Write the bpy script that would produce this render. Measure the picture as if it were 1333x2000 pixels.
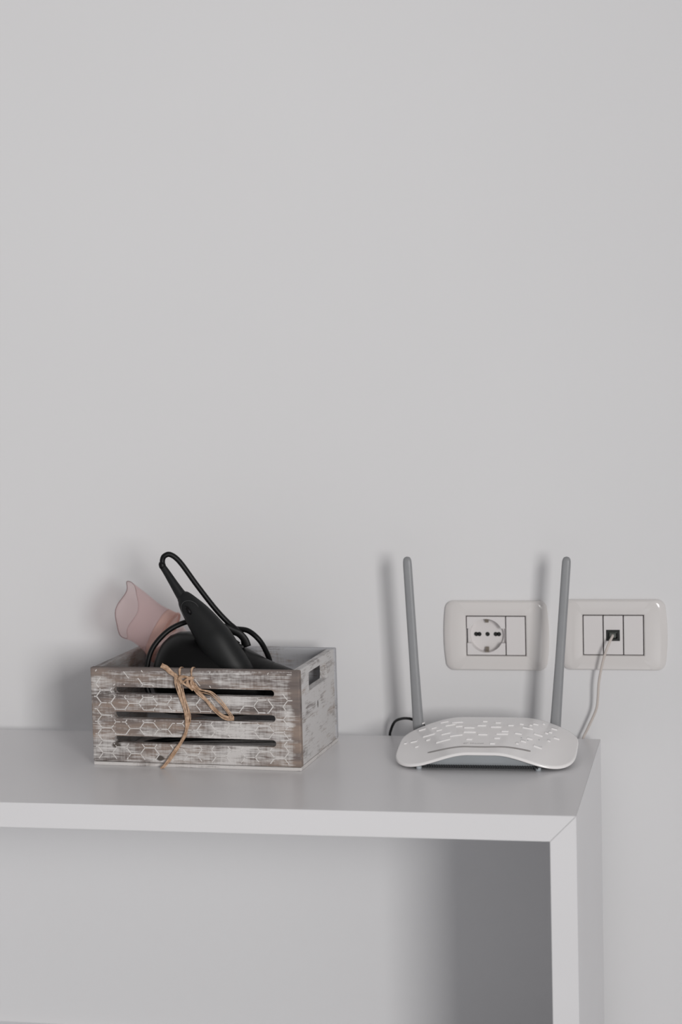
import bpy, bmesh, math, random
from mathutils import Vector, Matrix
import numpy as np

for o in list(bpy.data.objects):
    bpy.data.objects.remove(o, do_unlink=True)
scene = bpy.context.scene
COL = scene.collection
PI = math.pi

# ------------------------------------------------------------------ camera
cam_d = bpy.data.cameras.new('camera')
cam = bpy.data.objects.new('camera', cam_d)
COL.objects.link(cam)
r_ = Vector((0.97972, 0.19870, -0.02580)).normalized()
f_ = Vector((-0.20023, 0.97573, -0.08851)).normalized()
r_ = (r_ - f_ * r_.dot(f_)).normalized()
u_ = r_.cross(f_)
M = Matrix(((r_.x, u_.x, -f_.x, 0.44445), (r_.y, u_.y, -f_.y, -2.16923), (r_.z, u_.z, -f_.z, 0.91023), (0, 0, 0, 1)))
cam.matrix_world = M
cam_d.sensor_fit = 'HORIZONTAL'
cam_d.sensor_width = 24.0
cam_d.lens = 3729.47 * 24.0 / 1333.0
cam_d.dof.use_dof = True
cam_d.dof.focus_distance = 2.03
cam_d.dof.aperture_fstop = 4.5
cam_d.clip_start = 0.05
scene.camera = cam

# ------------------------------------------------------------------ world, daylight window, exposure
world = bpy.data.worlds.new('World')
scene.world = world
world.use_nodes = True
bg = world.node_tree.nodes['Background']
bg.inputs[0].default_value = (1.0, 0.985, 0.99, 1)
bg.inputs[1].default_value = 0.285

win_d = bpy.data.lights.new('window_daylight', 'AREA')
win_d.shape = 'RECTANGLE'
win_d.size = 1.25
win_d.size_y = 0.85
win_d.energy = 110
win_d.color = (1.0, 0.985, 0.97)
win = bpy.data.objects.new('window_daylight', win_d)
COL.objects.link(win)
win.location = (1.55, -3.1, 1.03)
win.rotation_euler = Vector((-1, 0, 0)).to_track_quat('-Z', 'Y').to_euler()   # window in the wall to the right

vs = scene.view_settings
vs.view_transform = 'Standard'
vs.look = 'None'
vs.exposure = 0.0
vs.gamma = 1.0
vs.use_curve_mapping = False


# ------------------------------------------------------------------ helpers
def tag(o, label=None, cat=None, group=None, kind=None):
    if label: o['label'] = label
    if cat: o['category'] = cat
    if group: o['group'] = group
    if kind: o['kind'] = kind
    return o


def thing(name, label, cat, loc=(0, 0, 0), rotz=0.0, group=None):
    o = bpy.data.objects.new(name, None)
    o.empty_display_size = 0.03
    COL.objects.link(o)
    o.location = loc
    o.rotation_euler = (0, 0, rotz)
    return tag(o, label, cat, group)


def mobj(name, verts, faces, mat, parent=None, smooth=False, off=None):
    me = bpy.data.meshes.new(name)
    if off is not None:
        off = Vector(off)
        verts = [Vector(v) - off for v in verts]
    me.from_pydata([tuple(v) for v in verts], [], faces)
    me.validate()
    bm = bmesh.new(); bm.from_mesh(me)
    bmesh.ops.recalc_face_normals(bm, faces=bm.faces)
    bm.to_mesh(me); bm.free()
    if smooth:
        for p in me.polygons: p.use_smooth = True
    me.materials.append(mat)
    o = bpy.data.objects.new(name, me)
    COL.objects.link(o)
    if parent: o.parent = parent
    return o


def bmobj(name, bm, mat, parent=None, smooth=False):
    me = bpy.data.meshes.new(name)
    bmesh.ops.recalc_face_normals(bm, faces=bm.faces)
    bm.to_mesh(me); bm.free()
    if smooth:
        for p in me.polygons: p.use_smooth = True
    me.materials.append(mat)
    o = bpy.data.objects.new(name, me)
    COL.objects.link(o)
    if parent: o.parent = parent
    return o


def box_bm(x0, x1, y0, y1, z0, z1, bev=0.0, seg=2):
    bm = bmesh.new()
    bmesh.ops.create_cube(bm, size=1)
    for v in bm.verts:
        v.co = Vector(((x0 + x1) / 2 + v.co.x * (x1 - x0), (y0 + y1) / 2 + v.co.y * (y1 - y0), (z0 + z1) / 2 + v.co.z * (z1 - z0)))
    if bev > 0:
        bmesh.ops.bevel(bm, geom=list(bm.edges), offset=bev, segments=seg, profile=0.5, affect='EDGES', clamp_overlap=True)
    return bm


def prism_bm(poly, axis, a, b, bev=0.0):
    """extrude a 2D polygon along an axis ('x','y','z') from a to b"""
    bm = bmesh.new()
    def P(p, t):
        if axis == 'y': return (p[0], t, p[1])
        if axis == 'x': return (t, p[0], p[1])
        return (p[0], p[1], t)
    va = [bm.verts.new(P(p, a)) for p in poly]
    vb = [bm.verts.new(P(p, b)) for p in poly]
    n = len(poly)
    bm.faces.new(va); bm.faces.new(vb[::-1])
    for i in range(n):
        bm.faces.new((va[i], va[(i + 1) % n], vb[(i + 1) % n], vb[i]))
    bmesh.ops.recalc_face_normals(bm, faces=bm.faces)
    if bev > 0:
        bmesh.ops.bevel(bm, geom=list(bm.edges), offset=bev, segments=2, profile=0.5, affect='EDGES', clamp_overlap=True)
    return bm


def cut(o, cutters):
    """boolean-subtract temporary bmeshes from object o"""
    tmp = []
    for bm in cutters:
        me = bpy.data.meshes.new('tmp')
        bmesh.ops.recalc_face_normals(bm, faces=bm.faces)
        bm.to_mesh(me); bm.free()
        t = bpy.data.objects.new('tmp', me); COL.objects.link(t)
        t.parent = o.parent
        tmp.append(t)
        m = o.modifiers.new('b', 'BOOLEAN'); m.operation = 'DIFFERENCE'; m.solver = 'EXACT'; m.object = t
    bpy.context.view_layer.update()
    dg = bpy.context.evaluated_depsgraph_get()
    me2 = bpy.data.meshes.new_from_object(o.evaluated_get(dg))
    o.modifiers.clear()
    mats = list(o.data.materials)
    o.data = me2
    me2.materials.clear()
    for m in mats: me2.materials.append(m)
    for p in me2.polygons: p.material_index = 0
    for t in tmp: bpy.data.objects.remove(t, do_unlink=True)


def catmull(pts, n):
    pts = [Vector(p) for p in pts]
    P = [pts[0] * 2 - pts[1]] + pts + [pts[-1] * 2 - pts[-2]]
    out = []
    for i in range(1, len(P) - 2):
        for k in range(n):
            t = k / n
            a, b, c, d = P[i - 1], P[i], P[i + 1], P[i + 2]
            out.append(0.5 * ((2 * b) + (c - a) * t + (2 * a - 5 * b + 4 * c - d) * t * t + (3 * b - a - 3 * c + d) * t ** 3))
    out.append(pts[-1])
    return out


def sweep(path, rads, seg=16, flat=1.0, up=(0, 1, 0), caps=True):
    """tube along path; radius per point; 'flat' scales the section along up"""
    path = [Vector(p) for p in path]
    if not isinstance(rads, (list, tuple)): rads = [rads] * len(path)
    verts, faces = [], []
    up = Vector(up)
    n = len(path)
    prev = None
    for i in range(n):
        t = (path[min(i + 1, n - 1)] - path[max(i - 1, 0)]).normalized()
        if prev is None:
            b = up - t * up.dot(t)
            if b.length < 1e-4: b = Vector((1, 0, 0)) - t * t.x
        else:
            b = prev - t * prev.dot(t)
        b.normalize(); prev = b
        a = t.cross(b)
        for k in range(seg):
            w = 2 * PI * k / seg
            verts.append(path[i] + a * math.cos(w) * rads[i] + b * math.sin(w) * rads[i] * flat)
    for i in range(n - 1):
        for k in range(seg):
            k2 = (k + 1) % seg
            faces.append((i * seg + k, i * seg + k2, (i + 1) * seg + k2, (i + 1) * seg + k))
    if caps:
        faces.append(tuple(range(seg))[::-1])
        faces.append(tuple((n - 1) * seg + k for k in range(seg)))
    return verts, faces


def rad_path(spec, n):
    """spec: list of (x,y,z,r) -> smooth path and radii"""
    p = catmull([Vector(s[:3]) for s in spec], n)
    q = catmull([Vector((s[3], 0, 0)) for s in spec], n)
    return p, [max(v.x, 1e-5) for v in q]


# ------------------------------------------------------------------ materials
def new_mat(name):
    m = bpy.data.materials.new(name)
    m.use_nodes = True
    nt = m.node_tree
    return m, nt, nt.nodes['Principled BSDF']


def N(nt, typ, **kw):
    n = nt.nodes.new(typ)
    for k, v in kw.items():
        if k == 'inp':
            for i, x in v.items(): n.inputs[i].default_value = x
        else:
            setattr(n, k, v)
    return n


def plain(name, col, rough=0.5, noise=0.03, scale=40.0, bump=0.0, spec=0.5, coat=0.0, bscale=200.0):
    m, nt, b = new_mat(name)
    tc = N(nt, 'ShaderNodeTexCoord')
    nz = N(nt, 'ShaderNodeTexNoise', inp={'Scale': scale, 'Detail': 4.0})
    nt.links.new(tc.outputs['Object'], nz.inputs['Vector'])
    rp = N(nt, 'ShaderNodeValToRGB')
    rp.color_ramp.elements[0].position = 0.3
    rp.color_ramp.elements[1].position = 0.7
    rp.color_ramp.elements[0].color = tuple(c * (1 - noise) for c in col) + (1,)
    rp.color_ramp.elements[1].color = tuple(min(1, c * (1 + noise)) for c in col) + (1,)
    nt.links.new(nz.outputs['Fac'], rp.inputs['Fac'])
    nt.links.new(rp.outputs['Color'], b.inputs['Base Color'])
    b.inputs['Roughness'].default_value = rough
    b.inputs['Specular IOR Level'].default_value = spec
    b.inputs['Coat Weight'].default_value = coat
    if bump > 0:
        n2 = N(nt, 'ShaderNodeTexNoise', inp={'Scale': bscale, 'Detail': 3.0})
        nt.links.new(tc.outputs['Object'], n2.inputs['Vector'])
        bp = N(nt, 'ShaderNodeBump', inp={'Strength': bump, 'Distance': 0.001})
        nt.links.new(n2.outputs['Fac'], bp.inputs['Height'])
        nt.links.new(bp.outputs['Normal'], b.inputs['Normal'])
    return m


M_wall = plain('wall_paint', (0.80, 0.795, 0.802), 0.85, 0.008, 3.0, 0.12, 0.2, bscale=120.0)
M_floor = plain('floor_tile', (0.62, 0.635, 0.66), 0.5, 0.06, 5.0)
M_base = plain('baseboard_paint', (0.80, 0.80, 0.82), 0.4, 0.01, 10.0)
M_table = plain('white_laminate', (0.735, 0.725, 0.735), 0.28, 0.008, 8.0, 0.03, 0.5, bscale=60.0)
M_plate = plain('ivory_plastic', (0.745, 0.715, 0.70), 0.13, 0.01, 20.0, 0.0, 0.5)
M_module = plain('module_plastic', (0.76, 0.73, 0.725), 0.3, 0.01, 20.0)
M_gap = plain('dark_gap', (0.03, 0.028, 0.027), 0.8)
M_black = plain('hole_black', (0.006, 0.006, 0.006), 0.6)
M_metal = plain('earth_clip_metal', (0.22, 0.19, 0.16), 0.35)
M_jack = plain('jack_black', (0.012, 0.014, 0.012), 0.35)
M_router = plain('router_white', (0.915, 0.895, 0.892), 0.16, 0.006, 20.0, 0.0, 0.5)
M_rgrey = plain('router_grey', (0.36, 0.385, 0.405), 0.45, 0.03, 30.0)
M_rdark = plain('router_vent_dark', (0.02, 0.022, 0.025), 0.7)
M_strip = plain('strip_grey', (0.36, 0.34, 0.335), 0.4)
M_ant = plain('antenna_grey', (0.285, 0.29, 0.30), 0.40, 0.03, 60.0, 0.02)
M_mark = plain('mark_grey', (0.50, 0.49, 0.49), 0.4)
M_foot = plain('foot_rubber', (0.42, 0.45, 0.48), 0.6)
M_dry = plain('dryer_black', (0.0095, 0.010, 0.0105), 0.5, 0.1, 60.0, 0.03, 0.3)
M_drygl = plain('dryer_gloss', (0.0025, 0.0025, 0.0027), 0.4, 0.1, 60.0, 0.0, 0.2)
M_ring = plain('ring_grey', (0.05, 0.05, 0.052), 0.4)
M_cord = plain('cord_black', (0.003, 0.003, 0.0033), 0.45, 0.1, 60.0, 0.0, 0.25)
M_white_cable = plain('cable_white', (0.62, 0.56, 0.52), 0.4)
M_plug = plain('plug_clear', (0.10, 0.11, 0.10), 0.15)


def raffia_mat():
    m, nt, b = new_mat('raffia')
    tc = N(nt, 'ShaderNodeTexCoord')
    nz = N(nt, 'ShaderNodeTexNoise', inp={'Scale': 260.0, 'Detail': 3.0})
    nt.links.new(tc.outputs['Object'], nz.inputs['Vector'])
    rp = N(nt, 'ShaderNodeValToRGB')
    rp.color_ramp.elements[0].position = 0.3; rp.color_ramp.elements[0].color = (0.30, 0.175, 0.10, 1)
    rp.color_ramp.elements[1].position = 0.72; rp.color_ramp.elements[1].color = (0.66, 0.46, 0.32, 1)
    nt.links.new(nz.outputs['Fac'], rp.inputs['Fac'])
    nt.links.new(rp.outputs['Color'], b.inputs['Base Color'])
    b.inputs['Roughness'].default_value = 0.55
    return m


def pink_mat(name, col, alpha):
    m, nt, b = new_mat(name)
    tc = N(nt, 'ShaderNodeTexCoord')
    nz = N(nt, 'ShaderNodeTexNoise', inp={'Scale': 30.0, 'Detail': 2.0})
    nt.links.new(tc.outputs['Object'], nz.inputs['Vector'])
    rp = N(nt, 'ShaderNodeValToRGB')
    rp.color_ramp.elements[0].position = 0.3; rp.color_ramp.elements[0].color = tuple(c * 0.96 for c in col) + (1,)
    rp.color_ramp.elements[1].position = 0.7; rp.color_ramp.elements[1].color = col + (1,)
    nt.links.new(nz.outputs['Fac'], rp.inputs['Fac'])
    nt.links.new(rp.outputs['Color'], b.inputs['Base Color'])
    b.inputs['Roughness'].default_value = 0.3
    tr = N(nt, 'ShaderNodeBsdfTransparent', inp={0: (0.985, 0.94, 0.935, 1)})
    tl = N(nt, 'ShaderNodeBsdfTranslucent')
    nt.links.new(rp.outputs['Color'], tl.inputs[0])
    m1 = N(nt, 'ShaderNodeMixShader', inp={0: 0.35})
    nt.links.new(b.outputs[0], m1.inputs[1]); nt.links.new(tl.outputs[0], m1.inputs[2])
    m2 = N(nt, 'ShaderNodeMixShader', inp={0: alpha})
    nt.links.new(tr.outputs[0], m2.inputs[1]); nt.links.new(m1.outputs[0], m2.inputs[2])
    nt.links.new(m2.outputs[0], nt.nodes['Material Output'].inputs['Surface'])
    return m


def wood_mat(name, grain='x', seed=0.0, bias=0.0, paint=(0.66, 0.635, 0.62), grad=None, knots=(), worn=None):
    """white-washed, rubbed-back wood; grain runs along local axis"""
    m, nt, b = new_mat(name)
    L = nt.links.new
    tc = N(nt, 'ShaderNodeTexCoord')
    def mapped(sl, sc, se):
        mp = N(nt, 'ShaderNodeMapping')
        s = {'x': (sl, sc, sc), 'y': (sc, sl, sc), 'z': (sc, sc, sl)}[grain]
        mp.inputs['Scale'].default_value = s
        mp.inputs['Location'].default_value = (se, se * 1.7, se * 0.6)
        L(tc.outputs['Object'], mp.inputs['Vector'])
        return mp
    def noise(sl, sc, se, det=4.0, rough=0.6):
        n = N(nt, 'ShaderNodeTexNoise', inp={'Scale': 1.0, 'Detail': det, 'Roughness': rough})
        L(mapped(sl, sc, se).outputs[0], n.inputs['Vector'])
        return n.outputs['Fac']
    def math_(op, a, bb):
        n = N(nt, 'ShaderNodeMath', operation=op)
        for i, x in enumerate((a, bb)):
            if isinstance(x, (int, float)): n.inputs[i].default_value = x
            else: L(x, n.inputs[i])
        return n.outputs[0]
    patch = noise(22, 55, seed + 3.1, 4.0, 0.62)
    streak = noise(45, 620, seed + 9.2, 3.0, 0.65)
    cross = noise(420, 60, seed + 5.7, 2.0, 0.6)
    wtone = noise(9, 60, seed + 1.3, 3.0)
    v = math_('MULTIPLY', patch, 1.10)
    v = math_('ADD', v, math_('MULTIPLY', streak, 0.80))
    v = math_('ADD', v, math_('MULTIPLY', cross, 0.28))
    v = math_('ADD', v, bias - 1.09)
    if grad:
        sx = N(nt, 'ShaderNodeSeparateXYZ'); L(tc.outputs['Object'], sx.inputs[0])
        gx, gz, off = grad
        v = math_('ADD', v, math_('ADD', math_('ADD', math_('MULTIPLY', sx.outputs[0], gx), math_('MULTIPLY', sx.outputs[2], gz)), off))
    if worn:
        # paint rubbed off along the right edge and the top edge of the board
        for axis_i, a0, a1, amt in worn:
            mr = N(nt, 'ShaderNodeMapRange', inp={'From Min': a0, 'From Max': a1, 'To Min': 0.0, 'To Max': amt})
            wob = math_('ADD', sx.outputs[axis_i], math_('MULTIPLY', math_('SUBTRACT', cross, 0.5), 0.010))
            L(wob, mr.inputs['Value'])
            v = math_('SUBTRACT', v, mr.outputs[0])
    rp = N(nt, 'ShaderNodeValToRGB')
    rp.color_ramp.elements[0].position = 0.0; rp.color_ramp.elements[0].color = (0, 0, 0, 1)
    rp.color_ramp.elements[1].position = 0.32; rp.color_ramp.elements[1].color = (1, 1, 1, 1)
    L(math_('ADD', v, 0.13), rp.inputs['Fac'])
    wd = N(nt, 'ShaderNodeValToRGB')
    e = wd.color_ramp.elements
    e[0].position = 0.30; e[0].color = (0.100, 0.084, 0.078, 1)
    e[1].position = 0.68; e[1].color = (0.33, 0.255, 0.21, 1)
    k = e.new(0.48); k.color = (0.190, 0.158, 0.146, 1)
    L(wtone, wd.inputs['Fac'])
    mx = N(nt, 'ShaderNodeMix', data_type='RGBA')
    L(rp.outputs['Color'], mx.inputs['Factor'])
    L(wd.outputs['Color'], mx.inputs['A'])
    mx.inputs['B'].default_value = paint + (1,)
    col = mx.outputs['Result']
    for (kx, ky, kz, kr) in knots:
        vm = N(nt, 'ShaderNodeVectorMath', operation='SUBTRACT'); vm.inputs[1].default_value = (kx, ky, kz)
        L(tc.outputs['Object'], vm.inputs[0])
        ms = N(nt, 'ShaderNodeVectorMath', operation='MULTIPLY'); ms.inputs[1].default_value = (0.6, 0.0, 1.0) if grain == 'x' else (0.0, 1.0, 0.5)
        L(vm.outputs[0], ms.inputs[0])
        ln = N(nt, 'ShaderNodeVectorMath', operation='LENGTH'); L(ms.outputs[0], ln.inputs[0])
        d = math_('ADD', ln.outputs['Value'], math_('MULTIPLY', math_('SUBTRACT', patch, 0.5), kr * 1.6))
        q = N(nt, 'ShaderNodeMapRange', inp={'From Min': kr * 0.75, 'From Max': kr * 1.1, 'To Min': 1.0, 'To Max': 0.0})
        L(d, q.inputs['Value'])
        m3 = N(nt, 'ShaderNodeMix', data_type='RGBA')
        L(q.outputs[0], m3.inputs['Factor']); L(col, m3.inputs['A']); m3.inputs['B'].default_value = (0.10, 0.085, 0.075, 1)
        col = m3.outputs['Result']
    L(col, b.inputs['Base Color'])
    b.inputs['Roughness'].default_value = 0.75
    b.inputs['Specular IOR Level'].default_value = 0.3
    bp = N(nt, 'ShaderNodeBump', inp={'Strength': 0.35, 'Distance': 0.0006})
    L(v, bp.inputs['Height'])
    L(bp.outputs['Normal'], b.inputs['Normal'])
    return m


M_raffia = raffia_mat()
M_pink = pink_mat('pink_clear', (0.84, 0.68, 0.68), 0.24)
M_peach = pink_mat('peach_clear', (0.84, 0.58, 0.50), 0.42)
M_rim = pink_mat('pink_rim', (0.42, 0.30, 0.31), 0.75)
M_pearl = plain('pale_pink_plastic', (0.70, 0.56, 0.54), 0.35)
M_wood_front = wood_mat('whitewash_front', 'x', 0.0, -0.05, paint=(0.645, 0.62, 0.605), grad=(0.5, -0.7, 0.02), knots=((0.0275, 0, 0.0225, 0.0045), (0.0775, 0, 0.0095, 0.0035)), worn=((0, 0.2255, 0.2310, 0.26), (2, 0.1045, 0.1075, 0.25)))
M_wood_end = wood_mat('whitewash_end', 'y', 4.0, 0.20, paint=(0.60, 0.585, 0.58), knots=((0, 0.0745, 0.0585, 0.0022),))
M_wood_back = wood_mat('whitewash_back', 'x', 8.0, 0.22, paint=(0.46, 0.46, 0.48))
M_wood_base = wood_mat('whitewash_base', 'x', 12.0, 0.22)
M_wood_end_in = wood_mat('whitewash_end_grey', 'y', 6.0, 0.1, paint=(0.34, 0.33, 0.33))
M_hex = wood_mat('carving_paint', 'x', 2.0, 0.55, paint=(0.70, 0.675, 0.655))

# ------------------------------------------------------------------ the room
ZT = 0.45736           # table top height
wall = tag(bmobj('wall_back', box_bm(-3.2, 3.2, 0, 0.15, 0, 2.8), M_wall), kind='structure')
cut(wall, [box_bm(cx - 0.0352, cx + 0.0352, -0.05, 0.040, cz - 0.0238, cz + 0.0238) for cx, cz in ((0.1785, 0.5696), (0.3124, 0.5711))])   # flush boxes behind the sockets
tag(bmobj('floor', box_bm(-3.2, 3.2, -5.0, 0.15, -0.1, 0.0), M_floor), kind='structure')
bp_ = [(0.0, 0.0), (-0.012, 0.0), (-0.012, 0.0775), (-0.009, 0.0815), (-0.003, 0.0826), (0.0, 0.0826)]
tag(bmobj('baseboard_back', prism_bm(bp_, 'x', -3.2, 3.2), M_base), kind='structure')

# ------------------------------------------------------------------ table
TX0, TX1, TYB, TYF, TTH, TLW = -0.92, 0.2984, -0.0347, -0.3860, 0.0255, 0.02524
tb = thing('console_table', 'low white laminate console table with mitred corner carrying crate and router', 'table', ((TX0 + TX1) / 2, (TYB + TYF) / 2, 0))
ox, oy = (TX0 + TX1) / 2, (TYB + TYF) / 2
g = 0.00012
def tpoly(pts): return [(x - ox, z) for x, z in pts]
bmobj('table_top', prism_bm(tpoly([(TX0 + g, ZT), (TX1 - g, ZT), (TX1 - TLW - g, ZT - TTH), (TX0 + TLW + g, ZT - TTH)]), 'y', TYF - oy, TYB - oy, 0.0004), M_table, tb)
bmobj('side_panel', prism_bm(tpoly([(TX1, ZT - g), (TX1, 0), (TX1 - TLW, 0), (TX1 - TLW, ZT - TTH - g)]), 'y', TYF - oy, TYB - oy, 0.0004), M_table, tb)
bmobj('side_panel', prism_bm(tpoly([(TX0, ZT - g), (TX0, 0), (TX0 + TLW, 0), (TX0 + TLW, ZT - TTH - g)]), 'y', TYF - oy, TYB - oy, 0.0004), M_table, tb)

# ------------------------------------------------------------------ crate
CO = Vector((-0.2408, -0.2116, ZT))
CYAW = -0.05287
CW, CD, CH, CT = 0.2366, 0.1566, 0.1079, 0.0085
CBASE = 0.0038

def crate_pt(v):
    c, s = math.cos(CYAW), math.sin(CYAW)
    return Vector((CO.x + c * v[0] - s * v[1], CO.y + s * v[0] + c * v[1], CO.z + v[2]))

def crate_thing(name, label, cat, base):
    t = thing(name, label, cat, crate_pt(base), CYAW)
    return t

crate = crate_thing('wooden_crate', 'whitewashed slatted wooden crate with carved honeycomb front holding hair dryer', 'crate', (0, 0, 0))
SLOTS = [(0.0265, 0.2085, 0.0792, 0.0868), (0.0255, 0.2092, 0.0522, 0.0598), (0.0250, 0.2092, 0.0254, 0.0330)]

def stadium(x0, x1, z0, z1, n=8):
    r = (z1 - z0) / 2; zc = (z0 + z1) / 2
    pts = []
    for i in range(n + 1):
        w = -PI / 2 + PI * i / n
        pts.append((x1 - r + r * math.cos(w), zc + r * math.sin(w)))
    for i in range(n + 1):
        w = PI / 2 + PI * i / n
        pts.append((x0 + r + r * math.cos(w), zc + r * math.sin(w)))
    return pts

front = bmobj('front_board', box_bm(0, CW, 0, CT, CBASE + 0.0003, CH, 0.0014), M_wood_front, crate)
cut(front, [prism_bm(stadium(*s), 'y', -0.01, 0.03) for s in SLOTS])
bmobj('back_board', box_bm(0, CW, CD - CT, CD, CBASE + 0.0003, CH, 0.0012), M_wood_back, crate)
for nm, x0 in (('end_board', 0.0009), ('end_board', CW - CT - 0.0009)):
    eb = bmobj(nm, box_bm(x0, x0 + CT, CT + 0.0004, CD - CT - 0.0004, CBASE + 0.0003, CH - 0.0004, 0.0010), M_wood_end if x0 > 0.1 else M_wood_end_in, crate)
    hp = []
    hx0, hx1, hz0, hz1, hr = 0.0405, 0.1175, 0.0795, 0.0995, 0.003
    for cx, cz, a0 in ((hx1 - hr, hz0 + hr, -PI / 2), (hx1 - hr, hz1 - hr, 0), (hx0 + hr, hz1 - hr, PI / 2), (hx0 + hr, hz0 + hr, PI)):
        for i in range(5):
            w = a0 + PI / 2 * i / 4
            hp.append((cx + hr * math.cos(w), cz + hr * math.sin(w)))
    if x0 > 0.1: cut(eb, [prism_bm(hp, 'x', x0 - 0.02, x0 + 0.03)])
bmobj('base_board', box_bm(0.0004, CW - 0.0004, 0.0002, CD - 0.0002, 0, CBASE, 0.0008), M_wood_base, crate)

# honeycomb carved into the front board (painted ridges)
def honeycomb():
    rnd = random.Random(7)
    W, H = 0.0217, 0.01385
    bm = bmesh.new()
    def ok(x, z):
        if not (0.003 < x < CW - 0.0075 and CBASE + 0.003 < z < CH - 0.0025): return False
        for (a, b, c, d) in SLOTS:
            if a - 0.0015 < x < b + 0.0012 and c - 0.0009 < z < d + 0.0009: return False
        return True
    def ribbon(p, q):
        d = (q - p); L = d.length
        if L < 0.0006: return
        d /= L; nrm = Vector((-d.y, d.x))
        w = 0.00050 * rnd.uniform(0.75, 1.15); e = 0.00022
        vs_ = []
        for (t, s) in ((p - d * e, -1), (q + d * e, -1), (q + d * e, 1), (p - d * e, 1)):
            c = t + nrm * w * s
            vs_.append(c)
        lo = [bm.verts.new((v.x, 0.0002, v.y)) for v in vs_]
        hi = [bm.verts.new(((v.x - p.x) * 1 + p.x, -0.00022, v.y)) for v in vs_]
        bm.faces.new(hi)
        for i in range(4):
            bm.faces.new((lo[i], lo[(i + 1) % 4], hi[(i + 1) % 4], hi[i]))
    for ci in range(-12, 10):
        for ri in range(-4, 10):
            cx = 0.1311 + ci * 0.75 * W
            cz = 0.0137 + ri * H + (H / 2 if ci % 2 else 0)
            V = [Vector((cx - W / 4, cz + H / 2)), Vector((cx + W / 4, cz + H / 2)), Vector((cx + W / 2, cz)), Vector((cx + W / 4, cz - H / 2))]
            for a, b in ((0, 1), (1, 2), (2, 3)):
                mid = (V[a] + V[b]) / 2
                pr = 0.97
                if mid.y > 0.088: pr = 0.28
                if mid.y > 0.080 and mid.x > 0.12: pr = 0.06
                if 0.16 < mid.x and mid.y > 0.064 and mid.y < 0.08: pr = 0.7
                if a == 0: pr *= 0.9
                if rnd.random() > pr: continue
                n = 9
                run = None
                for k in range(n + 1):
                    t = k / n
                    p = V[a].lerp(V[b], t)
                    good = ok(p.x, p.y) and rnd.random() > 0.04
                    if good:
                        if run is None: run = p
                        last = p
                    if (not good or k == n) and run is not None:
                        ribbon(run, last); run = None
    return bm
tag(bmobj('honeycomb_carving', honeycomb(), M_hex, front), label='pale painted honeycomb lines carved on front', kind='stuff')

# ------------------------------------------------------------------ raffia tie
rb = (0.105, -0.002, 0.0)
raf = crate_thing('raffia_tie', 'tan raffia bow tied round the top slat of the whitewashed crate', 'raffia tie', rb)
rnd = random.Random(3)
def strand(pts, rad, jit, name='strand', n=8, flat=0.45):
    path = catmull(pts, n)
    ph = [rnd.uniform(0, 6.28) for _ in range(4)]
    L = len(path)
    path = [p + Vector((math.sin(i * 0.31 + ph[0]) * jit, math.sin(i * 0.27 + ph[1]) * jit * 0.3, math.sin(i * 0.23 + ph[2]) * jit)) for i, p in enumerate(path)]
    rr = [rad * (1 + 0.28 * math.sin(i * 0.5 + ph[3])) for i in range(L)]
    v, f = sweep(path, rr, 8, flat)
    return mobj(name, v, f, M_raffia, raf, True, rb)
yf = -0.0022
MAIN = [(0.1000, yf, 0.1010), (0.1022, yf - 0.001, 0.0925), (0.1055, yf, 0.0784), (0.1105, yf, 0.0607), (0.1109, yf, 0.0479), (0.1065, yf - 0.001, 0.0338), (0.0973, yf - 0.002, 0.0195), (0.0885, yf - 0.004, 0.0075), (0.0828, yf - 0.008, 0.0012)]
def sh(P, dx, dz, dy=0.0): return [(x + dx, y + dy, z + dz) for x, y, z in P]
for dx, rr in ((-0.0020, 0.0007), (-0.0012, 0.0009), (-0.0003, 0.0008), (0.0006, 0.0009), (0.0014, 0.0007), (0.0024, 0.0005)):
    taper = [(x + dx * (1.5 if i < 4 else 0.7), y + rnd.uniform(-0.0006, 0.0), z) for i, (x, y, z) in enumerate(MAIN)]
    strand(taper, rr, 0.0005)
LOOP_U = [(0.1195, yf - 0.001, 0.092), (0.127, yf - 0.003, 0.0862), (0.140, yf - 0.005, 0.0836), (0.1512, yf - 0.005, 0.0739), (0.1594, yf - 0.003, 0.0613), (0.1630, yf - 0.002, 0.0560)]
LOOP_L = [(0.119, yf - 0.001, 0.090), (0.1256, yf - 0.002, 0.0830), (0.134, yf - 0.002, 0.0745), (0.1424, yf - 0.002, 0.0660), (0.1536, yf - 0.002, 0.0575), (0.1632, yf - 0.002, 0.0553)]
for d, rr in ((0.0, 0.0007), (0.0014, 0.0006), (-0.0014, 0.0005)):
    strand(sh(LOOP_U, d * 0.7, d), rr, 0.0004)
for d, rr in ((0.0, 0.0012), (0.0013, 0.0007), (-0.0015, 0.0008)):
    strand(sh(LOOP_L, d * 0.5, d), rr, 0.0004)
strand([(0.1600, yf - 0.002, 0.0575), (0.1625, yf - 0.003, 0.0562), (0.1640, yf - 0.002, 0.0560)], 0.0022, 0.0002, n=4)
# short end poking up over the edge
for d in (-0.0013, 0.0, 0.0013):
    strand([(0.0838 + d * 0.5, yf - 0.001, 0.1122 + d), (0.0900 + d * 0.4, yf - 0.0015, 0.1085 + d), (0.0965, yf - 0.001, 0.1030 + d), (0.1015, yf - 0.001, 0.0985 + d)], 0.0015, 0.0002)
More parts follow.
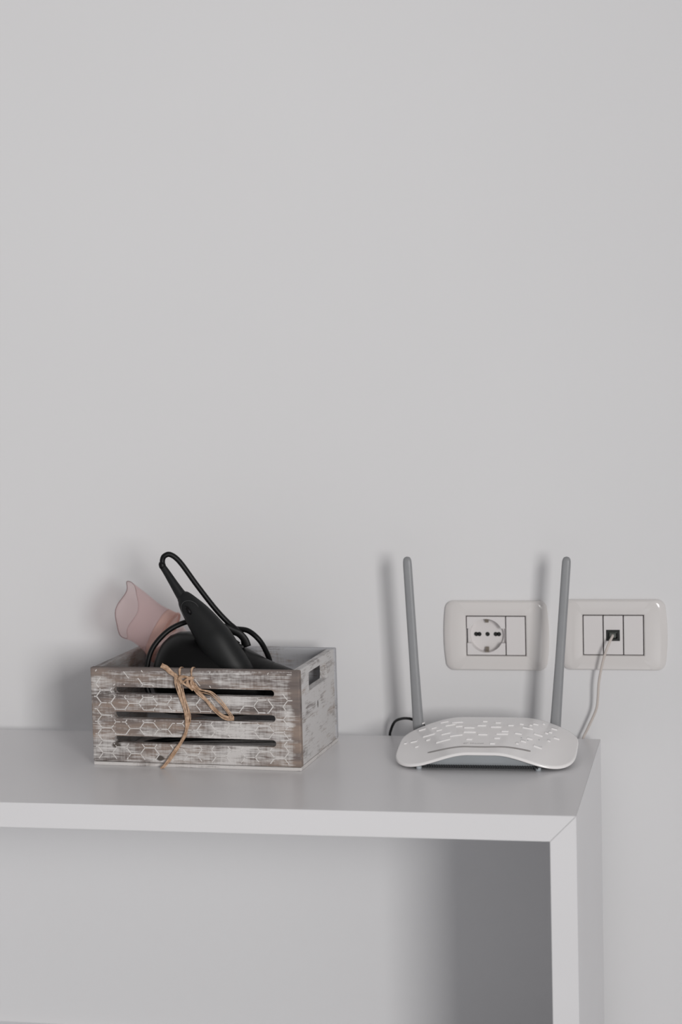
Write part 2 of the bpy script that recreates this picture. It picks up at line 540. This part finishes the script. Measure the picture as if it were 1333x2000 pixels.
# knot: wraps round the top slat through the first slot, plus turns across the front
knot_turns = [
    [(0.1010, yf, 0.0905), (0.1040, yf - 0.003, 0.0985), (0.1100, yf - 0.004, 0.1005), (0.1165, yf - 0.003, 0.0985), (0.1195, yf, 0.0910)],
    [(0.1005, yf, 0.1010), (0.1050, yf - 0.003, 0.0970), (0.1100, yf - 0.0045, 0.0925), (0.1150, yf - 0.003, 0.0900), (0.1215, yf, 0.0870)],
    [(0.1020, yf, 0.0950), (0.1075, yf - 0.004, 0.0945), (0.1130, yf - 0.004, 0.0975), (0.1190, yf - 0.002, 0.0995)],
    [(0.1185, yf, 0.1000), (0.1175, yf - 0.003, 0.0950), (0.1190, yf - 0.003, 0.0900), (0.1230, yf - 0.001, 0.0850)],
    [(0.1150, yf, 0.1000), (0.1135, yf - 0.0035, 0.0950), (0.1160, yf - 0.003, 0.0890), (0.1180, yf, 0.0855)],
]
for t in knot_turns:
    strand(t, 0.0015, 0.0002, 'knot_turn', 6, 0.6)
for x in (0.1035, 0.1170):
    ring = [(x, -0.0012, 0.100), (x, -0.0014, 0.0935), (x, -0.0008, 0.0870), (x, 0.0045, 0.0848), (x, 0.0110, 0.0880), (x, 0.0113, 0.098), (x, 0.0105, 0.1065), (x, 0.0045, 0.1090), (x, -0.0010, 0.1070), (x, -0.0013, 0.100)]
    strand(ring, 0.0011, 0.0001, 'slat_loop', 5, 0.6)

# ------------------------------------------------------------------ hair dryer
db = (0.12, 0.06, CBASE)
dry = crate_thing('hair_dryer', 'black hair dryer with handle pointing up and cord wrapped round it in crate', 'hair dryer', db)

def lathe(A, B, prof, seg=40):
    A, B = Vector(A), Vector(B)
    t = (B - A).normalized()
    path = [A + t * s for s, r in prof]
    return sweep(path, [r for s, r in prof], seg)
HA, HB = (0.0535, 0.062, 0.1010), (0.2040, 0.076, 0.0700)
v, f = lathe(HA, HB, [(0, 0.004), (0.0015, 0.018), (0.005, 0.028), (0.011, 0.036), (0.020, 0.0415), (0.030, 0.0440), (0.050, 0.0445), (0.070, 0.0440), (0.088, 0.0415), (0.103, 0.0370), (0.118, 0.0322), (0.132, 0.0290)])
mobj('barrel', v, f, M_drygl, dry, True, db)
v, f = lathe(Vector(HA).lerp(Vector(HB), 0.83), HB, [(0, 0.0290), (0.004, 0.0292), (0.012, 0.0280), (0.024, 0.0255), (0.0245, 0.0235), (0.015, 0.023)])
mobj('nozzle', v, f, M_drygl, dry, True, db)
# handle
spec = [(0.0905, 0.050, 0.1800, 0.0068), (0.0940, 0.050, 0.1768, 0.0092), (0.1000, 0.050, 0.1690, 0.0122), (0.1095, 0.050, 0.1570, 0.0155), (0.1218, 0.049, 0.1408, 0.0184), (0.1300, 0.048, 0.1290, 0.0203), (0.1430, 0.048, 0.1080, 0.0205), (0.1540, 0.050, 0.0900, 0.0205)]
p, r = rad_path(spec, 6)
v, f = sweep(p, r, 28, 0.82)
hd = mobj('handle', v, f, M_dry, dry, True, db)
# swivel cap at the handle's end
pts = []
c0 = Vector((0.1035, 0.050, 0.1645)); ta = Vector((0.62, 0, -0.785)).normalized(); tb_ = Vector((0.785, 0, 0.62)).normalized()
for i in range(41):
    w = 2 * PI * i / 40
    q = c0 + ta * math.cos(w) * 0.0125 + tb_ * math.sin(w) * 0.0098
    dd = (q - c0).dot(tb_)
    rad_l = 0.0132
    y = 0.050 - 0.82 * math.sqrt(max(rad_l ** 2 - dd ** 2, 1e-6)) - 0.0002 - 0.12 * ((q - c0).dot(ta))
    pts.append(Vector((q.x, y, q.z)))
v, f = sweep(pts, 0.00035, 6, caps=False)
mobj('swivel_ring', v, f, M_ring, hd, True, db)
v, f = sweep([Vector((0.0985, 0.0392, 0.1700)), Vector((0.1000, 0.0384, 0.1680)), Vector((0.1030, 0.0378, 0.1640)), Vector((0.1050, 0.0380, 0.1615))], [0.0008, 0.0022, 0.0022, 0.0008], 12, 0.6)
mobj('swivel_button', v, f, M_drygl, hd, True, db)
# tapered sleeve and ferrule where the cord leaves
p, r = rad_path([(0.0690, 0.052, 0.2122, 0.0036), (0.0740, 0.0515, 0.2050, 0.0040), (0.0820, 0.0505, 0.1930, 0.0048), (0.0890, 0.050, 0.1825, 0.0058), (0.0925, 0.050, 0.1780, 0.0066)], 4)
v, f = sweep(p, r, 16, 0.9)
mobj('cord_sleeve', v, f, M_dry, dry, True, db)
v, f = sweep([(0.0682, 0.052, 0.2170), (0.0682, 0.052, 0.2150), (0.0688, 0.052, 0.2125), (0.0698, 0.052, 0.2108)], [0.0031, 0.0038, 0.0039, 0.0034], 16)
mobj('ferrule', v, f, M_cord, dry, True, db)
# cord
cord_pts = [(0.0688, 0.052, 0.2140), (0.0690, 0.0525, 0.2200), (0.0715, 0.053, 0.2240), (0.0775, 0.055, 0.2250), (0.0872, 0.058, 0.2164), (0.1046, 0.062, 0.1904), (0.1232, 0.066, 0.1644), (0.1362, 0.070, 0.1486), (0.1440, 0.078, 0.1385), (0.1462, 0.092, 0.1270), (0.1400, 0.108, 0.1000), (0.1200, 0.100, 0.0560), (0.0900, 0.070, 0.0480), (0.0640, 0.0400, 0.0560), (0.0520, 0.0350, 0.0800),
            (0.0500, 0.0420, 0.1000), (0.0535, 0.050, 0.1195), (0.0639, 0.0590, 0.1345), (0.0770, 0.066, 0.1440), (0.0940, 0.072, 0.1490), (0.1150, 0.080, 0.1460), (0.1290, 0.085, 0.1410), (0.1412, 0.085, 0.1389), (0.1548, 0.085, 0.1368), (0.1664, 0.085, 0.1278), (0.1722, 0.090, 0.1156), (0.1756, 0.097, 0.0985), (0.1720, 0.108, 0.0700), (0.1850, 0.100, 0.0320), (0.2080, 0.070, 0.0120), (0.1800, 0.0350, 0.0090), (0.1200, 0.030, 0.0090), (0.0600, 0.036, 0.0090), (0.0320, 0.065, 0.0090), (0.0600, 0.100, 0.0090), (0.1300, 0.118, 0.0090), (0.1950, 0.128, 0.0090)]
v, f = sweep(catmull(cord_pts, 8), 0.0030, 12)
mobj('cord', v, f, M_cord, dry, True, db)
# rubber tie holding the wraps together, with a free end
v, f = sweep(catmull([(0.1290, 0.064, 0.1440), (0.1350, 0.064, 0.1435), (0.1430, 0.066, 0.1395), (0.1500, 0.068, 0.1360), (0.1555, 0.070, 0.1290), (0.1580, 0.071, 0.1215)], 5), 0.0042, 10, 0.35)
tie = mobj('cord_tie', v, f, M_cord, dry, True, db)
v, f = sweep(catmull([(0.1380, 0.060, 0.1420), (0.1425, 0.0585, 0.1370), (0.1450, 0.060, 0.1310), (0.1490, 0.066, 0.1255)], 5), 0.0026, 10, 0.5)
mobj('tie_loop', v, f, M_cord, tie, True, db)
# ------------------------------------------------------------------ translucent pink cup
pb = (0.05, 0.117, CBASE)
cup = crate_thing('plastic_cup', 'translucent pink plastic cup with flared wavy rim sticking out of crate', 'cup', pb)

def loft(secs, seg, thick_in=0.0, wave=None):
    """secs: (top(u,z), bottom(u,z), centre depth y, half depth)"""
    verts, faces = [], []
    for i, (T, B, y, hd_) in enumerate(secs):
        T, B = Vector(T), Vector(B)
        c = (T + B) / 2; h = (T - B) / 2
        L = h.length; hn = h / L
        axd = Vector((-hn.y, hn.x))
        for k in range(seg):
            w = 2 * PI * k / seg
            q = c + hn * math.cos(w) * (L - thick_in)
            wv = wave(w) * max(0, 1 - i / 3.0) if wave else 0
            q = q + axd * wv
            verts.append((q.x, y + math.sin(w) * (hd_ - thick_in), q.y))
    for i in range(len(secs) - 1):
        for k in range(seg):
            k2 = (k + 1) % seg
            faces.append((i * seg + k, i * seg + k2, (i + 1) * seg + k2, (i + 1) * seg + k))
    return verts, faces

def densify(secs, n):
    out = []
    A = catmull([Vector((s[0][0], 0, s[0][1])) for s in secs], n)
    B = catmull([Vector((s[1][0], 0, s[1][1])) for s in secs], n)
    Y = catmull([Vector((s[2], s[3], 0)) for s in secs], n)
    return [((a.x, a.z), (b.x, b.z), y.x, y.y) for a, b, y in zip(A, B, Y)]

wave = lambda w: 0.0028 * math.sin(3 * w + 0.6) + 0.0016 * math.sin(5 * w + 2.0)
secs = densify([((0.0045, 0.1869), (-0.0040, 0.1213), 0.117, 0.030), ((0.0235, 0.1725), (0.0075, 0.1175), 0.117, 0.0265), ((0.0385, 0.1612), (0.0170, 0.1105), 0.117, 0.0245), ((0.0500, 0.1553), (0.0235, 0.1035), 0.117, 0.0240)], 5)
def shell(secs, seg, th, wave):
    v1, f1 = loft(secs, seg, 0, wave)
    v2, f2 = loft(secs, seg, th, wave)
    n = len(v1)
    faces = f1 + [tuple(n + i for i in q[::-1]) for q in f2]
    last = (len(secs) - 1) * seg
    for k in range(seg):
        k2 = (k + 1) % seg
        faces.append((k, n + k, n + k2, k2))
        faces.append((last + k, last + k2, n + last + k2, n + last + k))
    return v1 + v2, faces
rim = loft(secs[:1], 56, 0.0004, wave)[0]
v, f = sweep(rim + rim[:1], 0.0005, 6, caps=False)
mobj('rim_bead', v, f, M_rim, cup, True, pb)
v, f = shell(secs, 56, 0.0009, wave)
mobj('flared_cup', v, f, M_pink, cup, True, pb)
secs2 = densify([((0.0500, 0.1553), (0.0235, 0.1035), 0.117, 0.0242), ((0.0570, 0.1522), (0.0275, 0.0985), 0.117, 0.0242), ((0.0630, 0.1498), (0.0315, 0.0935), 0.117, 0.0235)], 3)
v, f = shell(secs2, 56, 0.0010, None)
tag(mobj('collar', v, f, M_peach, cup, True, pb), label='peach coloured collar of the cup')
v, f = sweep(catmull([(0.0475, 0.118, 0.1215), (0.0560, 0.121, 0.1080), (0.0700, 0.127, 0.0720), (0.0800, 0.128, 0.0320)], 5), [0.0235] * 3 + [0.0225] * 5 + [0.020] * 8, 32, 0.78)
mobj('stem', v, f, M_pearl, cup, True, pb)
ring = []
for k in range(57):
    w = 2 * PI * k / 56
    T, B = Vector((0.0610, 0.1507)), Vector((0.0300, 0.0955)); c = (T + B) / 2; h = (T - B) / 2
    q = c + h * math.cos(w) * 1.0
    ring.append((q.x, 0.117 + math.sin(w) * 0.0242, q.y))
v, f = sweep(ring, 0.0011, 8, caps=False)
mobj('seal_ring', v, f, M_peach, cup, True, pb)

# ------------------------------------------------------------------ router
RX, RY, RYAW = 0.1842, -0.1440, 0.018
rt = thing('wifi_router', 'white domed router with two upright grey antennas standing on the console table', 'router', (RX, RY, ZT), RYAW)
RA, RB = 0.0960, 0.0640

def sstep(a, b, x):
    t = min(1, max(0, (x - a) / (b - a)))
    return t * t * (3 - 2 * t)

def shell_z(x, y):
    vv = min(1, max(0, (y + RB) / (2 * RB)))
    zc = 0.0203 + 0.0122 * math.sin(min(1, vv * 1.02) * PI / 2)
    lo = 0.014 + 0.020 * vv; hi = 0.088 + 0.026 * vv
    drop = 0.0172 - 0.0035 * vv
    return zc - drop * sstep(lo, hi, abs(x))

def outline(w, k=1.0):
    c, s = math.cos(w), math.sin(w)
    n = 3.8 - 0.85 * s
    rr = (abs(c) ** n + abs(s) ** n) ** (-1.0 / n)
    return RA * k * rr * c, RB * k * rr * s

def router_shell():
    seg, rings = 160, 26
    verts, faces = [(0, 0, shell_z(0, 0))], []
    for j in range(1, rings + 1):
        k = j / rings
        k = 1 - (1 - k) ** 1.25
        for i in range(seg):
            x, y = outline(2 * PI * i / seg, k)
            verts.append((x, y, shell_z(x, y)))
    prof = [(1.005, -0.0004), (1.010, -0.0011), (1.012, -0.0019), (1.010, -0.0026), (1.002, -0.0031), (0.955, -0.0031)]
    for k, dz in prof:
        for i in range(seg):
            x, y = outline(2 * PI * i / seg, k)
            verts.append((x, y, max(shell_z(x, y) + dz, 0.0012)))
    for i in range(seg):
        faces.append((0, 1 + i, 1 + (i + 1) % seg))
    R_ = rings + len(prof)
    for j in range(R_ - 1):
        for i in range(seg):
            a = 1 + j * seg; i2 = (i + 1) % seg
            faces.append((a + i, a + seg + i, a + seg + i2, a + i2))
    return verts, faces
v, f = router_shell()
rshell = mobj('top_shell', v, f, M_router, rt, True)

def router_body():
    seg = 120
    verts, faces = [], []
    lv = [(0.905, None), (0.93, 0.7), (0.945, 0.985)]
    rows = []
    for ks, zt in ((0.87, 0.0), (0.90, 0.35), (0.945, 1.0)):
        row = []
        for i in range(seg):
            x, y = outline(2 * PI * i / seg, ks)
            xe, ye = outline(2 * PI * i / seg, 0.955)
            top = max(shell_z(xe, ye) - 0.0022, 0.0028)
            z = 0.0025 + (top - 0.0025) * zt
            verts.append((x, y, z))
    for j in range(2):
        for i in range(seg):
            i2 = (i + 1) % seg
            faces.append((j * seg + i, j * seg + i2, (j + 1) * seg + i2, (j + 1) * seg + i))
    faces.append(tuple(range(seg))[::-1])
    return verts, faces
v, f = router_body()
body = mobj('lower_body', v, f, M_rgrey, rt, True)
# row of vent teeth along the lower front edge
bm = bmesh.new()
nt_ = 46
for i in range(nt_):
    x = -0.0585 + 0.117 * i / (nt_ - 1)
    y0 = -RB * 0.885
    for q in bmesh.ops.create_cube(bm, size=1)['verts']:
        q.co = Vector((x + q.co.x * 0.0013, y0 - 0.0006 + q.co.y * 0.0045, 0.0038 + q.co.z * 0.0030))
tag(bmobj('vent_slots', bm, M_rdark, body), kind='stuff')
for x in (-0.0675, 0.0590):
    v, f = sweep([(x, -0.0555, 0.0), (x, -0.0555, 0.0032)], 0.0030, 16)
    mobj('foot', v, f, M_foot, rt, True)
for x in (-0.0640, 0.0600):
    v, f = sweep([(x, 0.0480, 0.0), (x, 0.0480, 0.0032)], 0.0030, 16)
    mobj('foot', v, f, M_foot, rt, True)

# raised tiles on the shell: (x0, x1, y of the front edge) filled in from TILES
TILES = [(-0.08, -0.0728, 0.035), (-0.0717, -0.0588, 0.0082), (-0.0661, -0.0621, -0.0058), (-0.0842, -0.0774, 0.0001), (-0.0532, -0.0379, -0.0217), (-0.0499, -0.04, -0.0014), (-0.0648, -0.0595, 0.029), (-0.0578, -0.0518, 0.0161), (-0.049, -0.0381, 0.0265), (-0.0566, -0.048, 0.0434), (-0.0914, -0.0886, -0.0002), (-0.0768, -0.0736, -0.0171), (-0.0803, -0.0775, 0.0631), (-0.0391, -0.0257, -0.013), (-0.0364, -0.0291, 0.0171), (-0.0265, -0.0153, 0.0118), (-0.0252, -0.0121, -0.0041), (-0.0086, 0.0012, -0.0117), (-0.0196, -0.0133, -0.0276), (-0.0127, -0.0036, 0.0204), (-0.0087, -0.004, 0.0383), (0.0023, 0.0134, 0.0154), (0.0058, 0.0114, 0.033), (0.0206, 0.0265, 0.0224), (0.0155, 0.0227, 0.0002), (0.0109, 0.0233, -0.0094), (0.0099, 0.0159, -0.0228), (0.007, 0.0121, -0.0395), (-0.0425, -0.0307, 0.0342), (0.0304, 0.0376, -0.0047), (0.0367, 0.0478, 0.0175), (0.05, 0.0592, 0.0047), (0.044, 0.0497, -0.0121), (0.0384, 0.0438, -0.0235), (0.034, 0.0367, -0.0331), (0.0522, 0.0607, -0.027), (0.0326, 0.0368, 0.0293), (0.0433, 0.0458, 0.0301), (0.0467, 0.0522, 0.0367), (0.0566, 0.0588, 0.0445), (0.0612, 0.0642, 0.0172), (0.0649, 0.0682, 0.0229), (0.0666, 0.0727, 0.0366), (0.0708, 0.0768, 0.0099), (0.065, 0.068, -0.0026)]
DOTS = [(0.0379, -0.0132), (0.045, -0.0161), (0.0562, -0.0058)]

def tile(x0, x1, yf_, dep=0.0080, h=0.0012):
    n = 3
    verts, faces = [], []
    for k in range(n + 1):
        x = x0 + (x1 - x0) * k / n
        zf = shell_z(x, yf_); zb = shell_z(x, yf_ + dep)
        verts += [(x, yf_ - 0.0002, zf - 0.0004), (x, yf_ + 0.0004, zf + h), (x, yf_ + dep, zb - 0.0001)]
    for k in range(n):
        a, b = 3 * k, 3 * k + 3
        faces += [(a, b, b + 1, a + 1), (a + 1, b + 1, b + 2, a + 2)]
    faces += [(0, 1, 2), (3 * n, 3 * n + 2, 3 * n + 1)]
    return mobj('raised_tile', verts, faces, M_router, rshell)
for t in TILES: tile(*t)

# curved indicator strip near the front lip
def strip():
    verts, faces = [], []
    n = 40
    for k in range(n + 1):
        x = -0.0600 + 0.1100 * k / n
        y = -0.0478 + 0.0075 * ((x + 0.004) / 0.055) ** 2
        wdt = 0.0019 if 0 < k < n else 0.0012
        verts += [(x, y - wdt, shell_z(x, y - wdt) - 0.0004), (x, y - wdt, shell_z(x, y - wdt) + 0.00015), (x, y + wdt, shell_z(x, y + wdt) + 0.00015), (x, y + wdt, shell_z(x, y + wdt) - 0.0004)]
    for k in range(n):
        a, b = 4 * k, 4 * k + 4
        for s in range(3):
            faces.append((a + s, b + s, b + s + 1, a + s + 1))
    faces += [(0, 1, 2, 3), (4 * n + 3, 4 * n + 2, 4 * n + 1, 4 * n)]
    return verts, faces
v, f = strip()
mobj('indicator_strip', v, f, M_strip, rshell)
for (x, y) in DOTS if 'DOTS' in globals() else []:
    z = shell_z(x, y)
    v, f = sweep([(x, y, z - 0.0005), (x, y, z + 0.0003)], 0.0007, 10)
    mobj('indicator_hole', v, f, M_rgrey, rshell)

# printed mark: round swirl and lettering
def mark():
    cu = bpy.data.curves.new('mark_text', 'FONT')
    cu.body = 'TP-LINK'
    cu.size = 0.0042
    cu.extrude = 0.00005
    o = bpy.data.objects.new('tmp_text', cu); COL.objects.link(o)
    bpy.context.view_layer.update()
    dg = bpy.context.evaluated_depsgraph_get()
    me = bpy.data.meshes.new_from_object(o.evaluated_get(dg))
    bpy.data.objects.remove(o, do_unlink=True)
    return me
me = mark()
x0, y0 = -0.0150, -0.0390
for vv in me.vertices:
    x, y = x0 + vv.co.x, y0 + vv.co.y
    vv.co = (x, y, shell_z(x, y) + 0.00012 + vv.co.z)
me.materials.clear(); me.materials.append(M_mark)
o = bpy.data.objects.new('logo_lettering', me); COL.objects.link(o); o.parent = rshell
sw = []
for k in range(30):
    w = 0.5 + 5.0 * k / 29
    rr = 0.0022 - 0.0009 * k / 29
    x, y = -0.0190 + rr * 1.3 * math.cos(w), y0 + 0.0014 + rr * math.sin(w)
    sw.append((x, y, shell_z(x, y) + 0.0001))
v, f = sweep(sw, 0.0005, 6, 0.3, up=(0, 0, 1))
mobj('logo_swirl', v, f, M_mark, rshell)

# antennas
def antenna(bx, bz, tx_, tz, y=0.069):
    # local coordinates; rounded rectangular section, wider foot
    B_ = Vector((bx, y, bz)); T_ = Vector((tx_, y, tz))
    ax_ = (T_ - B_); L = ax_.length; ax_ /= L
    sd = Vector((ax_.z, 0, -ax_.x))
    verts, faces = [], []
    prof = [(-0.018, 0.0058, 0.0050), (0.0, 0.0060, 0.0050), (0.02, 0.0057, 0.0048), (0.05, 0.0054, 0.0045), (0.075, 0.0051, 0.0042), (0.12, 0.0050, 0.0040), (L - 0.010, 0.0049, 0.0038), (L - 0.005, 0.0047, 0.0036), (L - 0.0022, 0.0040, 0.0031), (L - 0.0006, 0.0026, 0.0020), (L, 0.0009, 0.0008)]
    seg = 24
    for s, a, b in prof:
        c = B_ + ax_ * s
        for k in range(seg):
            w = 2 * PI * k / seg
            cc, ss = math.cos(w), math.sin(w)
            n = 3.4
            rr = (abs(cc) ** n + abs(ss) ** n) ** (-1 / n)
            verts.append(c + sd * a * rr * cc + Vector((0, b * rr * ss, 0)))
    for j in range(len(prof) - 1):
        for k in range(seg):
            k2 = (k + 1) % seg
            faces.append((j * seg + k, j * seg + k2, (j + 1) * seg + k2, (j + 1) * seg + k))
    faces.append(tuple(range(seg))[::-1]); faces.append(tuple((len(prof) - 1) * seg + k for k in range(seg)))
    o = mobj('antenna', verts, faces, M_ant, rt, True)
    hp_ = B_ - ax_ * 0.018
    v2, f2 = sweep([(hp_.x, 0.057, max(hp_.z, 0.008)), (hp_.x, y + 0.004, max(hp_.z, 0.008))], 0.0056, 16)
    mobj('hinge', v2, f2, M_ant, o, True)
def rl(x, z):
    return x - RX, z - ZT
b1, b2 = rl(0.0987, 0.4804), rl(0.0902, 0.6697)
antenna(b1[0], b1[1], b2[0], b2[1])
b1, b2 = rl(0.2529, 0.4798), rl(0.2683, 0.6691)
antenna(b1[0], b1[1], b2[0], b2[1], 0.0665)

# ------------------------------------------------------------------ wall sockets
def plate_outline(w, h, r, bulge, n=10):
    """rounded rectangle whose short sides bow outwards; returns list of (x,z)"""
    pts = []
    for sx, sz, a0 in ((1, -1, -PI / 2), (1, 1, 0), (-1, 1, PI / 2), (-1, -1, PI)):
        cx, cz = sx * (w / 2 - bulge - r), sz * (h / 2 - r)
        for i in range(n + 1):
            a = a0 + PI / 2 * i / n
            pts.append((cx + r * math.cos(a), cz + r * math.sin(a)))
        if sz == -1 and sx == 1 or (sz == 1 and sx == -1):
            # bowed side between the two corners
            zs = [(-1 if sx == 1 else 1) * (h / 2 - r) * (1 - 2 * k / 12) for k in range(1, 12)]
            for z in zs:
                pts.append((sx * (w / 2 - bulge), z))
    out = []
    for x, z in pts:
        t = min(1, abs(x) / (w / 2 - bulge))
        bx = bulge * (1 - (z / (h / 2)) ** 2) * (t ** 3)
        out.append((x + math.copysign(bx, x), z))
    return out

OW, OH = 0.0682, 0.0454
def frame(parent):
    prof = [(1.0, 0.0, 0.0), (1.0, -0.0022, 0.0), (0.9965, -0.0030, 0.0), (0.988, -0.0035, 0.0), (0.955, -0.0045, 0.0), (0.90, -0.0057, 0.0), (0.84, -0.0064, 0.0)]
    W_, H_ = 0.1215, 0.0812
    po = plate_outline(W_, H_, 0.0085, 0.0034)
    n = len(po)
    verts, faces = [], []
    for k, y, _ in prof:
        for x, z in po:
            # keep inset uniform in millimetres
            kx = 1 - (1 - k) * 0.9
            kz = 1 - (1 - k) * 0.30
            verts.append((x * kx, y, z * kz))
    rows = len(prof)
    # opening: matching point count by angle, then bevel inwards
    def sq(x, z, w, h):
        t = max(abs(x) / (w / 2), abs(z) / (h / 2))
        return x / t, z / t
    for (w_, h_, y) in ((OW + 0.0040, OH + 0.0028, -0.0065), (OW + 0.0030, OH + 0.0022, -0.0064), (OW + 0.0009, OH + 0.0009, -0.0053), (OW + 0.0009, OH + 0.0009, -0.001)):
        for x, z in po:
            # map outline point to the rectangle; spread corners
            a, b_ = sq(x / W_ * w_ , z / H_ * h_, w_, h_)
            verts.append((a, y, b_))
    R_ = rows + 4
    for j in range(R_ - 1):
        for i in range(n):
            i2 = (i + 1) % n
            faces.append((j * n + i, j * n + i2, (j + 1) * n + i2, (j + 1) * n + i))
    o = mobj('cover_frame', verts, faces, M_plate, parent)
    # sharp corner fix: snap nearest opening vertices to the exact corners
    me = o.data
    for j, (w_, h_) in zip(range(rows, R_), ((OW + 0.0040, OH + 0.0028), (OW + 0.0030, OH + 0.0022), (OW + 0.0009, OH + 0.0009), (OW + 0.0009, OH + 0.0009))):
        for sx in (-1, 1):
            for sz in (-1, 1):
                best = min(range(n), key=lambda i: (me.vertices[j * n + i].co.x - sx * w_ / 2) ** 2 + (me.vertices[j * n + i].co.z - sz * h_ / 2) ** 2)
                me.vertices[j * n + best].co.x = sx * w_ / 2
                me.vertices[j * n + best].co.z = sz * h_ / 2
    for p_ in me.polygons: p_.use_smooth = True
    try:
        me.set_sharp_from_angle(angle=math.radians(35))
    except Exception:
        pass
    bmobj('back_box', box_bm(-OW / 2 - 0.001, OW / 2 + 0.001, 0.0360, 0.0380, -OH / 2 - 0.001, OH / 2 + 0.001), M_gap, parent)
    return o

MW = OW / 3
def blank(parent, i, w=1):
    x0 = -OW / 2 + i * MW
    return bmobj('blank_module', box_bm(x0 + 0.0006, x0 + MW * w - 0.0006, -0.0056, 0.0100, -OH / 2 + 0.0005, OH / 2 - 0.0005, 0.0004), M_module, parent)

def cyl_bm(x, z, r, y0, y1, n=40):
    return prism_bm([(x + r * math.cos(2 * PI * i / n), z + r * math.sin(2 * PI * i / n)) for i in range(n)], 'y', y0, y1)

s1 = thing('power_socket', 'ivory wall plate with round power socket and one blank module', 'wall socket', (0.1445 + 0.034, 0, 0.5470 + 0.0226))
frame(s1)
sm = bmobj('socket_module', box_bm(-OW / 2 + 0.0006, -OW / 2 + 2 * MW - 0.0006, -0.0056, 0.0250, -OH / 2 + 0.0005, OH / 2 - 0.0005, 0.0004), M_module, s1)
sc_ = -OW / 2 + MW
bmobj_cut = []
cut(sm, [cyl_bm(sc_, 0, 0.0196, -0.02, 0.0075, 64)])
cut(sm, [prism_bm([(sc_ - 0.0222, -0.0085), (sc_ + 0.0222, -0.0085), (sc_ + 0.0222, 0.0085), (sc_ - 0.0222, 0.0085)], 'y', -0.02, 0.0025)])
cut(sm, [cyl_bm(sc_ + dx, 0, 0.0026, 0.004, 0.0205, 20) for dx in (0.0, -0.0095, 0.0095, -0.0132, 0.0132)])
for dx in (0.0, -0.0095, 0.0095, -0.0132, 0.0132):
    bmobj('pin_hole', cyl_bm(sc_ + dx, 0, 0.00256, 0.0100, 0.0200, 20), M_black, sm)
for sz in (-1, 1):
    z0 = sz * 0.0186
    ec = bmobj('earth_clip', prism_bm([(-0.0006, z0 + sz * 0.0010), (0.0048, z0 + sz * 0.0010), (0.0056, z0 - sz * 0.0030), (0.0040, z0 - sz * 0.0046), (0.0022, z0 - sz * 0.0010), (-0.0006, z0 - sz * 0.0003)], 'x', sc_ - 0.0020, sc_ + 0.0020), M_metal, sm)
    bmobj('clip_slot', box_bm(sc_ - 0.0026, sc_ + 0.0026, 0.0008, 0.00545, min(z0 - sz * 0.0042, z0 + sz * 0.0008), max(z0 - sz * 0.0042, z0 + sz * 0.0008)), M_black, sm) if False else None
blank(s1, 2)

s2 = thing('network_socket', 'ivory wall plate with black data jack between two blank modules', 'wall socket', (0.2784 + 0.034, 0, 0.5485 + 0.0226))
frame(s2)
blank(s2, 0); blank(s2, 2)
jm = bmobj('jack_module', box_bm(-MW / 2 + 0.0006, MW / 2 - 0.0006, -0.0056, 0.0100, -OH / 2 + 0.0005, OH / 2 - 0.0005, 0.0004), M_module, s2)
cut(jm, [box_bm(-0.0082, 0.0074, -0.02, 0.0040, -0.0066, 0.0062)])
jk = bmobj('jack', box_bm(-0.0080, 0.0072, -0.0052, 0.0038, -0.0064, 0.0060, 0.0003), M_jack, jm)
cut(jk, [box_bm(-0.0052, 0.0046, -0.02, 0.0020, -0.0040, 0.0036)])
bmobj('jack_rim', box_bm(-0.0046, 0.0040, -0.0050, 0.0010, 0.0022, 0.0034), M_plug, jk)

# ------------------------------------------------------------------ cables
wb = (0.312, -0.010, 0.5707)
pc = thing('phone_cable', 'thin off-white cable hanging from the black jack down behind the table', 'cable', wb)
path = catmull([(0.3121, -0.0070, 0.5718), (0.3118, -0.0120, 0.5707), (0.3095, -0.0200, 0.5665), (0.3060, -0.0235, 0.5580), (0.3018, -0.0235, 0.5450), (0.2967, -0.0220, 0.5210), (0.2949, -0.0200, 0.5000), (0.2925, -0.0185, 0.4870), (0.2836, -0.0170, 0.4671), (0.2772, -0.0170, 0.4530), (0.2720, -0.0170, 0.4300), (0.2700, -0.0190, 0.3000), (0.2700, -0.0200, 0.1000), (0.2700, -0.0250, 0.0040), (0.2680, -0.0300, 0.0020)], 8)
v, f = sweep(path, 0.0015, 10)
mobj('cord', v, f, M_white_cable, pc, True, wb)
bm = box_bm(-0.0038, 0.0036, -0.0012, 0.0038, -0.0026, 0.0026, 0.0006)
pl = bmobj('plug', bm, M_plug, pc)
pl.location = (0.0000, 0.0010, 0.0006)

kb = (0.06, -0.03, 0.4600)
kc = thing('power_cable', 'thin black cable curving from behind the router down behind the table', 'cable', kb)
path = catmull([(0.1110, -0.0770, 0.4635), (0.1060, -0.0725, 0.4720), (0.1010, -0.0680, 0.4785), (0.0933, -0.0655, 0.4815), (0.0846, -0.0600, 0.4828), (0.0732, -0.0450, 0.4796), (0.0625, -0.0300, 0.4728), (0.0560, -0.0210, 0.4612), (0.0537, -0.0160, 0.4513), (0.0550, -0.0150, 0.4350), (0.0650, -0.0140, 0.4200), (0.1000, -0.0140, 0.4120), (0.2000, -0.0140, 0.4100), (0.2600, -0.0120, 0.4050), (0.2780, -0.0110, 0.3800), (0.2800, -0.0110, 0.2500), (0.2800, -0.0190, 0.0950), (0.2800, -0.0230, 0.0040), (0.2750, -0.0300, 0.0030)], 8)
v, f = sweep(path, 0.0016, 10)
mobj('cord', v, f, M_cord, kc, True, kb)
v, f = sweep([(0.1180, -0.0820, 0.4620), (0.1120, -0.0780, 0.4630), (0.1085, -0.0750, 0.4665)], [0.0034, 0.0034, 0.0019], 12)
mobj('plug', v, f, M_cord, kc, True, kb)
